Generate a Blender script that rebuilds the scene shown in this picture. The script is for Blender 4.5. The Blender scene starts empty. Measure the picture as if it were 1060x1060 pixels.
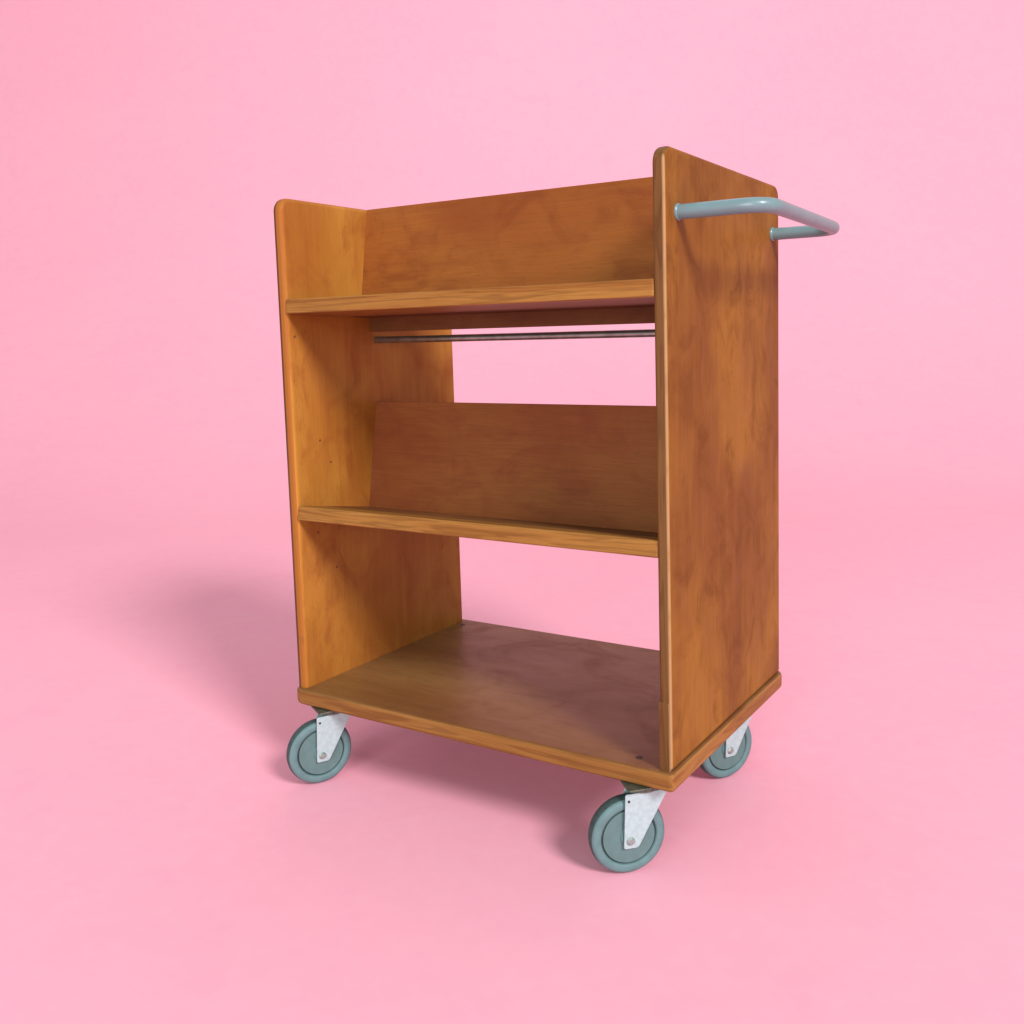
import bpy, bmesh, math
from mathutils import Vector, Matrix
R = math.radians
sc = bpy.context.scene
C = sc.collection

# ------------------------------------------------------------------ materials
def new_mat(name):
    m = bpy.data.materials.new(name); m.use_nodes = True
    nt = m.node_tree; b = nt.nodes['Principled BSDF']
    return m, nt, b
def N(nt, typ, **kw):
    n = nt.nodes.new(typ)
    for k, v in kw.items():
        if k in n.inputs: n.inputs[k].default_value = v
        else: setattr(n, k, v)
    return n
def mixc(nt, fac, a, b, blend='MIX'):
    n = nt.nodes.new('ShaderNodeMix'); n.data_type = 'RGBA'; n.blend_type = blend
    for s, v in ((0, fac), (6, a), (7, b)):
        if isinstance(v, bpy.types.NodeSocket): nt.links.new(v, n.inputs[s])
        elif s == 0: n.inputs[s].default_value = v
        else: n.inputs[s].default_value = (*v, 1)
    return n.outputs[2]
def ramp(nt, sock, a, b):
    n = nt.nodes.new('ShaderNodeMapRange'); n.inputs[1].default_value = a; n.inputs[2].default_value = b
    n.interpolation_type = 'SMOOTHSTEP'
    nt.links.new(sock, n.inputs[0]); return n.outputs[0]
def mathn(nt, op, a, b):
    n = nt.nodes.new('ShaderNodeMath'); n.operation = op
    for i, v in ((0, a), (1, b)):
        if isinstance(v, bpy.types.NodeSocket): nt.links.new(v, n.inputs[i])
        else: n.inputs[i].default_value = v
    return n.outputs[0]

def wood(name, axis, light, mid, dark, seed=0.0, rough=.46, blotch=5.0, grain=.5, coat=.03, streak=1.0, spec=.12):
    """varnished birch: fine grain along one axis, large uneven stain patches, short flecks"""
    m, nt, b = new_mat(name)
    tc = N(nt, 'ShaderNodeTexCoord')
    def mp(scale, off):
        q = nt.nodes.new('ShaderNodeMapping'); q.inputs['Scale'].default_value = scale
        q.inputs['Location'].default_value = (off, off * 1.7, off * .6)
        nt.links.new(tc.outputs['Object'], q.inputs[0]); return q.outputs[0]
    def sc3(al, ac): return tuple(al if i == axis else ac for i in range(3))
    def noise(vec, scale, det=3, ro=.55, dist=0):
        n = N(nt, 'ShaderNodeTexNoise', Scale=scale, Detail=det, Roughness=ro, Distortion=dist)
        nt.links.new(vec, n.inputs['Vector']); return n.outputs[0]
    big = noise(mp(sc3(.55, 1.0), seed), blotch, 3, .5, .4)
    big2 = noise(mp(sc3(.75, 1.0), seed + 7), blotch * 2.6, 5, .62, 1.1)
    st = noise(mp(sc3(1.2, 16), seed + 3), 4, 4, .6, .3)
    fine = noise(mp(sc3(6, 150), seed + 11), 3, 3, .6)
    fleck = noise(mp(sc3(16, 90), seed + 5), 4, 2, .5)
    c = mixc(nt, ramp(nt, big, .33, .67), mid, light)
    c = mixc(nt, mathn(nt, 'MULTIPLY', ramp(nt, big2, .45, .75), .6), c, dark)
    c = mixc(nt, mathn(nt, 'MULTIPLY', ramp(nt, st, .5, .78), .3 * streak), c, dark)
    c = mixc(nt, mathn(nt, 'MULTIPLY', ramp(nt, st, .52, .25), .3 * streak), c, light)
    c = mixc(nt, mathn(nt, 'MULTIPLY', ramp(nt, fine, .35, .7), grain * .55), c, tuple(x * .62 for x in mid))
    c = mixc(nt, mathn(nt, 'MULTIPLY', ramp(nt, fleck, .66, .74), .35), c, tuple(x * .5 for x in mid))
    nt.links.new(c, b.inputs['Base Color'])
    r = nt.nodes.new('ShaderNodeMapRange'); nt.links.new(big2, r.inputs[0])
    r.inputs[1].default_value = .3; r.inputs[2].default_value = .7
    r.inputs[3].default_value = rough - .05; r.inputs[4].default_value = rough + .14
    nt.links.new(r.outputs[0], b.inputs['Roughness'])
    b.inputs['Coat Weight'].default_value = coat; b.inputs['Coat Roughness'].default_value = .22; b.inputs['Specular IOR Level'].default_value = spec
    bp = N(nt, 'ShaderNodeBump', Strength=.12, Distance=.0006)
    h = mathn(nt, 'ADD', fine, mathn(nt, 'MULTIPLY', st, .8))
    nt.links.new(h, bp.inputs['Height']); nt.links.new(bp.outputs[0], b.inputs['Normal'])
    nt.links.new(bp.outputs[0], b.inputs['Coat Normal'])
    return m

def edge_wood(name, axis, light, mid, dark, seed=0.0):
    """solid lipping / ply edge: long bold cathedral-like grain running along the edge"""
    m, nt, b = new_mat(name)
    tc = N(nt, 'ShaderNodeTexCoord')
    q = nt.nodes.new('ShaderNodeMapping'); q.inputs['Scale'].default_value = tuple(1.1 if i == axis else 26 for i in range(3))
    q.inputs['Location'].default_value = (seed, seed * 1.3, seed * .7)
    nt.links.new(tc.outputs['Object'], q.inputs[0])
    n1 = N(nt, 'ShaderNodeTexNoise', Scale=2.2, Detail=2, Roughness=.5, Distortion=.5); nt.links.new(q.outputs[0], n1.inputs['Vector'])
    rings = N(nt, 'ShaderNodeMath', operation='SINE')
    nt.links.new(mathn(nt, 'MULTIPLY', n1.outputs[0], 46.0), rings.inputs[0])
    n2 = N(nt, 'ShaderNodeTexNoise', Scale=3, Detail=5, Roughness=.65)
    q2 = nt.nodes.new('ShaderNodeMapping'); q2.inputs['Scale'].default_value = tuple(5 if i == axis else 130 for i in range(3))
    nt.links.new(tc.outputs['Object'], q2.inputs[0]); nt.links.new(q2.outputs[0], n2.inputs['Vector'])
    c = mixc(nt, ramp(nt, n1.outputs[0], .35, .65), mid, light)
    c = mixc(nt, mathn(nt, 'MULTIPLY', ramp(nt, rings.outputs[0], .1, 1.0), .45), c, dark)
    c = mixc(nt, mathn(nt, 'MULTIPLY', ramp(nt, n2.outputs[0], .45, .7), .4), c, dark)
    nt.links.new(c, b.inputs['Base Color']); b.inputs['Roughness'].default_value = .45; b.inputs['Specular IOR Level'].default_value = .08
    b.inputs['Coat Weight'].default_value = .0; b.inputs['Coat Roughness'].default_value = .3
    return m

def plain(name, col, rough=.5, metal=0.0, var=.12, scale=40, coat=0, bump=0):
    m, nt, b = new_mat(name)
    tc = N(nt, 'ShaderNodeTexCoord')
    n = N(nt, 'ShaderNodeTexNoise', Scale=scale, Detail=4, Roughness=.6); nt.links.new(tc.outputs['Object'], n.inputs['Vector'])
    f = ramp(nt, n.outputs[0], .3, .7)
    nt.links.new(mixc(nt, f, tuple(x * (1 - var) for x in col), tuple(min(1, x * (1 + var)) for x in col)), b.inputs['Base Color'])
    b.inputs['Roughness'].default_value = rough; b.inputs['Metallic'].default_value = metal
    b.inputs['Coat Weight'].default_value = coat
    if bump:
        bp = N(nt, 'ShaderNodeBump', Strength=bump, Distance=.001); nt.links.new(n.outputs[0], bp.inputs['Height'])
        nt.links.new(bp.outputs[0], b.inputs['Normal'])
    return m

LIGHT = (.52, .205, .036); MID = (.36, .115, .026); DARK = (.24, .058, .02)
M_left = wood('varnished birch honey', 2, (.47, .205, .034), (.33, .108, .018), (.25, .058, .013), 33.0, blotch=4.5, grain=.3)
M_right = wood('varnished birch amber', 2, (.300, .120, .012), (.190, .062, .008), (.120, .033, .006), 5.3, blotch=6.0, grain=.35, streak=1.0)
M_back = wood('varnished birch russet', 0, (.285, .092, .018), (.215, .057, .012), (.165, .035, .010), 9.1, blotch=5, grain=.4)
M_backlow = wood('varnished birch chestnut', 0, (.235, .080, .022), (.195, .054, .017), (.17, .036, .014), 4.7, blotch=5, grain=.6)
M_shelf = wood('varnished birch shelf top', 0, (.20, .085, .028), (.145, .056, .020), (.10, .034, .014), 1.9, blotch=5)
M_base = wood('worn birch base board', 0, (.25, .128, .042), (.185, .074, .022), (.135, .040, .013), 12.4, rough=.40, blotch=4.0, grain=.6, coat=.10, streak=1.0, spec=.16)
M_edge = edge_wood('oak lipping', 0, (.33, .158, .038), (.26, .105, .024), (.14, .052, .014), 3.0)
M_edge_base = edge_wood('oak lipping base', 0, (.30, .140, .038), (.22, .090, .023), (.13, .048, .015), 6.0)
M_edge_side = edge_wood('oak lipping side', 1, (.36, .165, .045), (.27, .105, .027), (.17, .060, .017), 2.0)
M_pedge = edge_wood('panel edge', 2, (.17, .080, .027), (.13, .055, .018), (.085, .033, .012), 8.0)
M_paint = plain('grey blue enamel', (.135, .222, .235), .36, 0, .05, 30, coat=.1)
M_tyre = plain('grey rubber tyre', (.100, .182, .188), .6, 0, .10, 60)
M_tread = plain('dark worn tread', (.035, .062, .060), .65, 0, .25, 80)
M_hub = plain('grey green plastic hub', (.092, .165, .163), .55, 0, .08, 60)
M_zinc = plain('galvanised steel', (.40, .53, .54), .45, .25, .08, 160, bump=.15)
M_zincdark = plain('dull plated steel', (.12, .13, .10), .45, .6, .3, 90)
M_rod = plain('tarnished steel rod', (.33, .36, .32), .28, .9, .2, 50)
M_bolt = plain('dull steel bolt', (.36, .42, .40), .4, .7, .2, 200)
M_nail = plain('filled nail hole', (.09, .035, .015), .6)
M_hole = plain('dark screw recess', (.025, .015, .010), .6, .0, .1, 200)

def painted_arris_light(m, x0, y0, col, k=.62):  # lit strip along a panel edge, put into the base colour
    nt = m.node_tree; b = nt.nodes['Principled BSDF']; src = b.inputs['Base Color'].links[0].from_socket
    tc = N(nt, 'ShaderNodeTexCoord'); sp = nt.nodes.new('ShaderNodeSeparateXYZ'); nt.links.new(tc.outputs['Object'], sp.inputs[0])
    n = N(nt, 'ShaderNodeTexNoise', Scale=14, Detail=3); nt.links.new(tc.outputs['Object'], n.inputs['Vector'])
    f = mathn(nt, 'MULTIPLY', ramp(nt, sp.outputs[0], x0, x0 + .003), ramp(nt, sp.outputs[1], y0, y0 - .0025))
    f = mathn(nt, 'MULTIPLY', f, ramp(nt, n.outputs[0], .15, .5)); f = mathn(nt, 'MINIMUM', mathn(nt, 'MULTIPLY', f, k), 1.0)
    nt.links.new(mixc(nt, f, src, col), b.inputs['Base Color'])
M_pedge_left = edge_wood('dark panel edge', 2, (.13, .060, .028), (.10, .045, .020), (.07, .028, .013), 8.0)
painted_arris_light(M_pedge_left, -.3455, 10, (.33, .115, .022), 1.3)  # inner half of left edge painted as bright as the lit face
for mm in (M_right, M_pedge): painted_arris_light(mm, .3450, .0040, (.50, .31, .15))  # bevel highlight painted along the right panel's front outer arris

# ------------------------------------------------------------------ helpers
def link(name, bm, mats, parent=None, smooth=False, bevel=0, seg=3, angle=35):
    me = bpy.data.meshes.new(name); bmesh.ops.recalc_face_normals(bm, faces=bm.faces); bm.to_mesh(me); bm.free()
    for m in (mats if isinstance(mats, (list, tuple)) else [mats]): me.materials.append(m)
    o = bpy.data.objects.new(name, me); C.objects.link(o)
    if parent: o.parent = parent
    if bevel:
        b = o.modifiers.new('Bevel', 'BEVEL'); b.width = bevel; b.segments = seg; b.limit_method = 'ANGLE'; b.angle_limit = R(angle)
        b.harden_normals = True
    for p in me.polygons: p.use_smooth = bool(smooth or bevel)
    if smooth and not bevel:
        me.set_sharp_from_angle(angle=R(angle))
    return o
def prism(bm, pts, vec, mi=0, side_mi=None):
    vec = Vector(vec)
    a = [bm.verts.new(p) for p in pts]; b = [bm.verts.new(Vector(p) + vec) for p in pts]
    f = [bm.faces.new(a), bm.faces.new(b[::-1])]
    for g in f: g.material_index = mi
    n = len(pts)
    for i in range(n):
        g = bm.faces.new((a[i], a[(i + 1) % n], b[(i + 1) % n], b[i]))
        g.material_index = mi if side_mi is None else side_mi
def round_poly(pts, radii, n=8):
    out = []
    k = len(pts)
    for i in range(k):
        p = Vector(pts[i]); r = radii[i]
        if r <= 0: out.append(tuple(p)); continue
        d1 = (Vector(pts[i - 1]) - p).normalized(); d2 = (Vector(pts[(i + 1) % k]) - p).normalized()
        ang = d1.angle(d2); t = r / math.tan(ang / 2)
        c = p + (d1 + d2).normalized() * (r / math.sin(ang / 2))
        s = p + d1 * t - c; e = p + d2 * t - c
        tot = s.angle(e); sg = 1 if s.x * e.y - s.y * e.x > 0 else -1
        for j in range(n + 1):
            a = sg * tot * j / n
            out.append((c.x + s.x * math.cos(a) - s.y * math.sin(a), c.y + s.x * math.sin(a) + s.y * math.cos(a)))
    return out
def tube(bm, path, rad, n=20, mi=0):
    rings = []; prev = None
    for i, p in enumerate(path):
        p = Vector(p)
        t = ((Vector(path[min(i + 1, len(path) - 1)]) - Vector(path[max(i - 1, 0)]))).normalized()
        if prev is None:
            u = t.orthogonal().normalized()
        else:
            u = (prev - t * prev.dot(t)).normalized()
        prev = u; v = t.cross(u)
        rings.append([bm.verts.new(p + (u * math.cos(2 * math.pi * k / n) + v * math.sin(2 * math.pi * k / n)) * rad) for k in range(n)])
    for a, b in zip(rings, rings[1:]):
        for k in range(n): bm.faces.new((a[k], a[(k + 1) % n], b[(k + 1) % n], b[k])).material_index = mi
    bm.faces.new(rings[0][::-1]); bm.faces.new(rings[-1])
def lathe(bm, prof, centre, axis, n=64, mis=None):
    """prof = list of (radius, offset along axis), closed at radius 0"""
    axis = Vector(axis).normalized(); u = axis.orthogonal().normalized(); v = axis.cross(u); c = Vector(centre)
    rings = []
    for r, h in prof:
        if r < 1e-6: rings.append([bm.verts.new(c + axis * h)])
        else: rings.append([bm.verts.new(c + axis * h + (u * math.cos(2 * math.pi * k / n) + v * math.sin(2 * math.pi * k / n)) * r) for k in range(n)])
    for i, (a, b) in enumerate(zip(rings, rings[1:])):
        for k in range(n):
            k2 = (k + 1) % n
            if len(a) == 1 and len(b) == 1: continue
            if len(a) == 1: f = bm.faces.new((a[0], b[k], b[k2]))
            elif len(b) == 1: f = bm.faces.new((a[k], b[0], a[k2]))
            else: f = bm.faces.new((a[k], a[k2], b[k2], b[k]))
            if mis: f.material_index = mis[i]

# ------------------------------------------------------------------ the cart
W = .35; D = .443; ZB = .155; ZT = .976; T = .0185; HI = W - T
TILT = R(9.5)
cart = bpy.data.objects.new('book_cart', None); C.objects.link(cart)
cart['label'] = 'wooden library book cart with two tilted shelves, grey-blue handle and caster wheels'
cart['category'] = 'book cart'

def panel(x0, mats, bev=.0052, T=T, drop=0, rise=.0):
    pts = [(0, ZB - drop), (D, ZB - drop), (D, ZT + rise * .4), (0, ZT + rise)]
    out = round_poly(pts, [0, 0, .020, .022])
    bm = bmesh.new(); prism(bm, [(x0, y, z) for y, z in out], (T, 0, 0), 0, 1)
    return link('side_panel', bm, mats, cart, bevel=bev, seg=4)
pl = panel(-W - .003, [M_left, M_pedge_left], .0075, T + .003, .006); pl['label'] = 'honey coloured side panel without a handle'
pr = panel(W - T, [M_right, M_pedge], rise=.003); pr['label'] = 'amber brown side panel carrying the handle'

# base board, rounded corners in plan
bt = .0262; bo = .0050; bf = .0095
pts = round_poly([(-W - .0095, -bf), (W + bo, -bf), (W + bo + .0015, D + bf + .002), (-W - .0095, D + bf + .002)], [.025, .007, .024, .024])
bm = bmesh.new(); prism(bm, [(x, y, ZB - bt) for x, y in pts], (0, 0, bt), 0, 1); bm.normal_update(); bmesh.ops.recalc_face_normals(bm, faces=bm.faces)
for f in bm.faces:
    if abs(f.normal.x) > .75: f.material_index = 2
base = link('base_board', bm, [M_base, M_edge_base, M_edge_side], cart, bevel=.0055, seg=4)

def back_y(z, ztop, ytop): return ytop - (ztop - z) * math.tan(TILT)
def tilted(y0, z0, mat, depth, th, name, mats, mi_front=None, under=0.0, y_from=0.0, bevel=.002, TILT=TILT):
    """board starting at front top edge (y0,z0), going back and down"""
    d = Vector((0, math.cos(TILT), -math.sin(TILT))); nn = Vector((0, -math.sin(TILT), -math.cos(TILT)))
    a = Vector((-HI - .0008, y0, z0)) + d * y_from + nn * under
    p = [a, a + d * (depth - y_from), a + d * (depth - y_from) + nn * th, a + nn * th]
    bm = bmesh.new(); prism(bm, [tuple(q) for q in p], (2 * HI + .0016, 0, 0))
    return link(name, bm, mats, mat, bevel=bevel, seg=3)
def shelf(y0, z0, zbt, ybt, backmat, ts=TILT, tb=TILT, lip=.0605, depth=.1745, th=.019):
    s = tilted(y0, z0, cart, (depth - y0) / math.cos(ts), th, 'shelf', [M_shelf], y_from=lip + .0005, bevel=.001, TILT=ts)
    tilted(y0, z0, s, lip, .0235, 'front_lipping', [M_edge], bevel=.0022, TILT=ts)
    zj = z0 - (.173 - y0) * math.tan(ts)
    up = Vector((0, math.sin(tb), math.cos(tb))); bk = Vector((0, math.cos(tb), -math.sin(tb)))
    top = Vector((-HI - .0008, ybt, zbt)); ln = (zbt - (zj - (.0195 if ts > R(5) else .004))) / math.cos(tb)
    bm = bmesh.new()
    prism(bm, [tuple(top), tuple(top + bk * .015), tuple(top + bk * .015 - up * ln), tuple(top - up * ln)], (2 * HI + .0016, 0, 0))
    return s, link('back_board', bm, [backmat], cart, bevel=.0018)
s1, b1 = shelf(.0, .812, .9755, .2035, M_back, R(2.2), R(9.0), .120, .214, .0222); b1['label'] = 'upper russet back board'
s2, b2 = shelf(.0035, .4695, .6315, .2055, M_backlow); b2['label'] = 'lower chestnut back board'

# rail under the rear of the upper shelf
bm = bmesh.new(); prism(bm, [(-HI - .0006, .198, .7575), (-HI - .0006, .216, .7575), (-HI - .0006, .216, .785), (-HI - .0006, .198, .785)], (2 * HI + .0012, 0, 0))
rail = link('rear_rail', bm, M_shelf, cart, bevel=.0015)
# steel rod between the panels
bm = bmesh.new(); tube(bm, [(-HI, .212, .7425), (HI, .212, .7425)], .0062, 24)
rod = link('cross_rod', bm, M_rod, cart, smooth=True)

# handle
def arc(p0, c, p1, n=12):
    """fillet: quadratic through corner c"""
    p0, c, p1 = map(Vector, (p0, c, p1)); return [tuple((1 - t) ** 2 * p0 + 2 * t * (1 - t) * c + t * t * p1) for t in [i / n for i in range(n + 1)]]
hz = .8975; A = Vector((W, .038, hz)); B = Vector((W + .120, .044, hz + .001)); Cc = Vector((W + .107, .408, hz)); Dd = Vector((W, .407, hz))
def mk(a, corner, b, r): return arc(corner + (a - corner).normalized() * r, corner, corner + (b - corner).normalized() * r)
path = [tuple(A)] + [tuple(A.lerp(B, .3))] + mk(A, B, Cc, .040) + [tuple(B.lerp(Cc, .5))] + mk(B, Cc, Dd, .040) + [tuple(Dd)]
bm = bmesh.new(); tube(bm, path, .0098, 28)
handle = link('handle', bm, M_paint, cart, smooth=True, angle=60)
for p in (A, Dd):
    bm = bmesh.new(); lathe(bm, [(0, 0), (.0112, 0), (.0112, .002), (.0100, .0035), (0, .0035)], p, (1, 0, 0), 32)
    link('collar', bm, M_paint, handle, smooth=True)

# small marks: screw recesses (thin dark discs seated in the wood)
def recess(name, p, axis, r, parent, mat=M_hole):
    bm = bmesh.new(); lathe(bm, [(0, -.001), (r, -.001), (r, .0004), (r * .7, .0006), (0, .0002)], p, axis, 20)
    return link(name, bm, mat, parent, smooth=True)

recess('screw_hole', (.270, .198, .7720), (0, -1, 0), .0042, rail)
# casters
WR = .0546
def caster(cx, cy, ang, proto=None):
    """(cx,cy) wheel centre on the ground, ang = azimuth of the wheel's visible face normal"""
    if proto:
        objs = [proto] + list(proto.children)
        c = proto.copy(); C.objects.link(c); c.parent = cart; c.location = (cx, cy, 0); c.rotation_euler = (0, 0, ang)
        for ch in proto.children:
            d = ch.copy(); C.objects.link(d); d.parent = c
        return c
    # local frame: x = axle (visible face), y = trailing direction towards the swivel, z up
    SW = .0245
    bm = bmesh.new()
    lathe(bm, [(0, -.0005), (.021, -.0005), (.0245, .002), (.0245, .0055), (.021, .008), (0, .008)], (0, SW, .1185), (0, 0, 1), 40)
    c = link('caster', bm, M_zincdark, cart, smooth=True); c.location = (cx, cy, 0); c.rotation_euler = (0, 0, ang)
    bm = bmesh.new()
    pp = round_poly([(-.030 + SW, .030), (-.030 + SW, -.030), (.030 + SW, -.030), (.030 + SW, .030)], [.006] * 4)
    prism(bm, [(y, x, .1262) for x, y in pp], (0, 0, .0027))
    link('mounting_plate', bm, M_zincdark, c, bevel=.0006, seg=2)
    bm = bmesh.new()
    prof = round_poly([(-.0095, .0405), (.0115, .0405), (.0555, .1180), (-.0062, .1180)], [.003, .007, .003, .003], 5)
    prof2 = round_poly([(-.0080, .0405), (.0115, .0405), (.0555, .1180), (.0080, .1180), (-.0050, .090)], [.003, .007, .003, .006, .01], 5)
    for x, pf in ((-.0180, prof2), (.0158, prof)): prism(bm, [(x, y, z) for y, z in pf], (.0022, 0, 0))
    prism(bm, [(-.0158, .0085, .1158), (-.0158, .0535, .1158), (-.0158, .0535, .1178), (-.0158, .0085, .1178)], (.0316, 0, 0))
    link('fork', bm, M_zinc, c, bevel=.0007, seg=2)
    # tyre: flat side ring, rounded shoulders, darker tread
    h = .0125
    prof = [(.0396, h - .0035), (.0404, h - .0008), (.0415, h), (.0488, h - .0002), (.0508, h - .0014), (.0528, h - .0040), (.0540, h - .0075), (WR, 0)]
    prof = prof + [(r, -x) for r, x in prof[-2::-1]]
    mis = [0, 0, 0, 0, 0, 1, 1]; mis = mis + mis[::-1]
    bm = bmesh.new(); lathe(bm, prof, (0, 0, WR), (1, 0, 0), 80, mis)
    link('tyre', bm, [M_tyre, M_tread], c, smooth=True, angle=50)
    prof = [(0, h + .0012), (.012, h + .0012), (.0135, h - .0010), (.0372, h - .0014), (.0382, h - .0034), (.0406, h - .0044)]
    prof = prof + [(r, -x) for r, x in prof[::-1]]
    mis = [0, 0, 0, 1, 1, 0, 1, 1, 0, 0, 0]
    bm = bmesh.new(); lathe(bm, prof, (0, 0, WR), (1, 0, 0), 80, mis)
    link('wheel_hub', bm, [M_hub, M_tread], c, smooth=True, angle=40)
    for s in (1, -1):
        bm = bmesh.new()
        lathe(bm, [(0, 0), (.0058, 0), (.0058, .0015), (.0042, .0032), (.0022, .0034), (.0018, .0026), (0, .0026)], (s * .0180, 0, WR - .003), (s, 0, 0), 24)
        link('axle_bolt', bm, M_bolt, c, smooth=True)
        if s < 0: continue
        bm = bmesh.new()
        lathe(bm, [(0, -.0005), (.0019, -.0005), (.0019, .0003), (0, .0003)], (s * .0181, -.0015, .1080), (s, 0, 0), 14)
        link('fork_hole', bm, M_hole, c, smooth=True)
    return c
def off(p, ang, d): return (p[0] - math.cos(ang) * d, p[1] - math.sin(ang) * d)
k = None
for p, a in (((.2890, -.0125), -44), ((-.2930, -.0115), -28), ((.301, .323), -30), ((-.297, .325), -38)):
    q = off(p, R(a), .011)
    k2 = caster(q[0], q[1], R(a), k); k = k or k2

# recesses and bolts visible in the photograph
recess('screw_hole', (.2905, .020, ZB), (0, 0, 1), .0052, base)
recess('screw_hole', (-.3150, .418, ZB), (0, 0, 1), .0052, base)
recess('screw_hole', (-.285, .030, ZB), (0, 0, 1), .0045, base, M_base)
HOLES = [(.060, .574), (.083, .534), (.015, .751), (.045, .417), (.085, .348)]
for y, z in HOLES: recess('nail_hole', (-HI, y, z), (1, 0, 0), .0019, pl, M_nail)
bm = bmesh.new(); prism(bm, [(HI - .0012, -.0010, ZB - .003), (W - .0030, -.0010, ZB - .003), (W - .0030, .018, ZB - .003), (HI - .0015, .018, ZB - .003)], (0, 0, .098))
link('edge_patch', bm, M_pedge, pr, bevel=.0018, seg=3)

# ------------------------------------------------------------------ seamless pink backdrop
m, nt, b = new_mat('pink painted backdrop')
tc = N(nt, 'ShaderNodeTexCoord')
n1 = N(nt, 'ShaderNodeTexNoise', Scale=.9, Detail=4, Roughness=.55); n2 = N(nt, 'ShaderNodeTexNoise', Scale=28, Detail=4, Roughness=.7)
n3 = N(nt, 'ShaderNodeTexNoise', Scale=9, Detail=3, Roughness=.6)
for n in (n1, n2, n3): nt.links.new(tc.outputs['Object'], n.inputs['Vector'])
c = mixc(nt, ramp(nt, n1.outputs[0], .3, .7), (.875, .388, .490), (.885, .402, .500))
c = mixc(nt, mathn(nt, 'MULTIPLY', ramp(nt, n3.outputs[0], .45, .75), .35), c, (.865, .358, .476))
c = mixc(nt, mathn(nt, 'MULTIPLY', ramp(nt, n2.outputs[0], .4, .75), .5), c, (.895, .425, .524))
nt.links.new(c, b.inputs['Base Color']); b.inputs['Roughness'].default_value = .95; b.inputs['Specular IOR Level'].default_value = .1
bp = N(nt, 'ShaderNodeBump', Strength=.05, Distance=.002); nt.links.new(n2.outputs[0], bp.inputs['Height']); nt.links.new(bp.outputs[0], b.inputs['Normal'])
bm = bmesh.new(); prof = [(-9, 0), (-4, 0), (0, 0), (2.4, 0)]
RC = 5.0
for i in range(1, 33):
    a = math.pi / 2 * i / 32; prof.append((2.4 + RC * math.sin(a), RC - RC * math.cos(a)))
prof += [(2.4 + RC, 7), (2.4 + RC, 9)]
rows = [[bm.verts.new((x, y, z)) for x in (-11, -5, 0, 5, 11)] for y, z in prof]
for r0, r1 in zip(rows, rows[1:]):
    for i in range(4): bm.faces.new((r0[i], r0[i + 1], r1[i + 1], r1[i]))
bd = link('backdrop', bm, m, None, smooth=True); bd.rotation_euler = (0, 0, R(30.7)); bd['kind'] = 'structure'
# make sure the sheet's faces look up / towards the camera
if bd.data.polygons[0].normal.z < 0: bd.data.flip_normals()

# ------------------------------------------------------------------ light
w = bpy.data.worlds.new('World'); sc.world = w; w.use_nodes = True
bg = w.node_tree.nodes['Background']; bg.inputs[0].default_value = (.81, 1, 1, 1); bg.inputs[1].default_value = .505
def area(name, az, el, dist, size, power, col=(1, 1, 1), target=(0, .2, .3)):
    L = bpy.data.lights.new(name, 'AREA'); L.shape = 'DISK'; L.size = size; L.energy = power; L.color = col
    o = bpy.data.objects.new(name, L); C.objects.link(o)
    t = Vector(target); o.location = t + Vector((math.cos(R(az)) * math.cos(R(el)), math.sin(R(az)) * math.cos(R(el)), math.sin(R(el)))) * dist
    o.rotation_euler = (t - o.location).to_track_quat('-Z', 'Y').to_euler(); return o
area('key_softbox', -24, 34, 16.0, 4.2, 2480, (1, .95, .955))
area('added_fill_light', -76, 13, 9.0, 4.5, 460)  # added lamp, brightens the wall and the floor under the cart
area('added_overhead_light', 120.7, 89.9, 6.5, 4.0, 46, (1, 1, 1), (-1.95, 3.3, 0))  # added lamp above the sweep, evens out the backdrop

# ------------------------------------------------------------------ camera
cam = bpy.data.cameras.new('camera'); co = bpy.data.objects.new('camera', cam); C.objects.link(co)
co.location = (.88021, -1.13672, .73991); co.rotation_euler = (1.46619, .02386, .53648)
cam.sensor_width = 36; cam.sensor_fit = 'HORIZONTAL'; cam.lens = 1003.07 / 1060 * 36
cam.shift_x = -(588.845 - 530) / 1060; cam.shift_y = (454.0 - 530) / 1060
cam.clip_start = .05; cam.clip_end = 200
sc.camera = co
vs = sc.view_settings; vs.view_transform = 'Standard'; vs.look = 'None'; vs.exposure = 0; vs.gamma = 1; vs.use_curve_mapping = False
sc.cycles.max_bounces = 8; sc.cycles.diffuse_bounces = 5
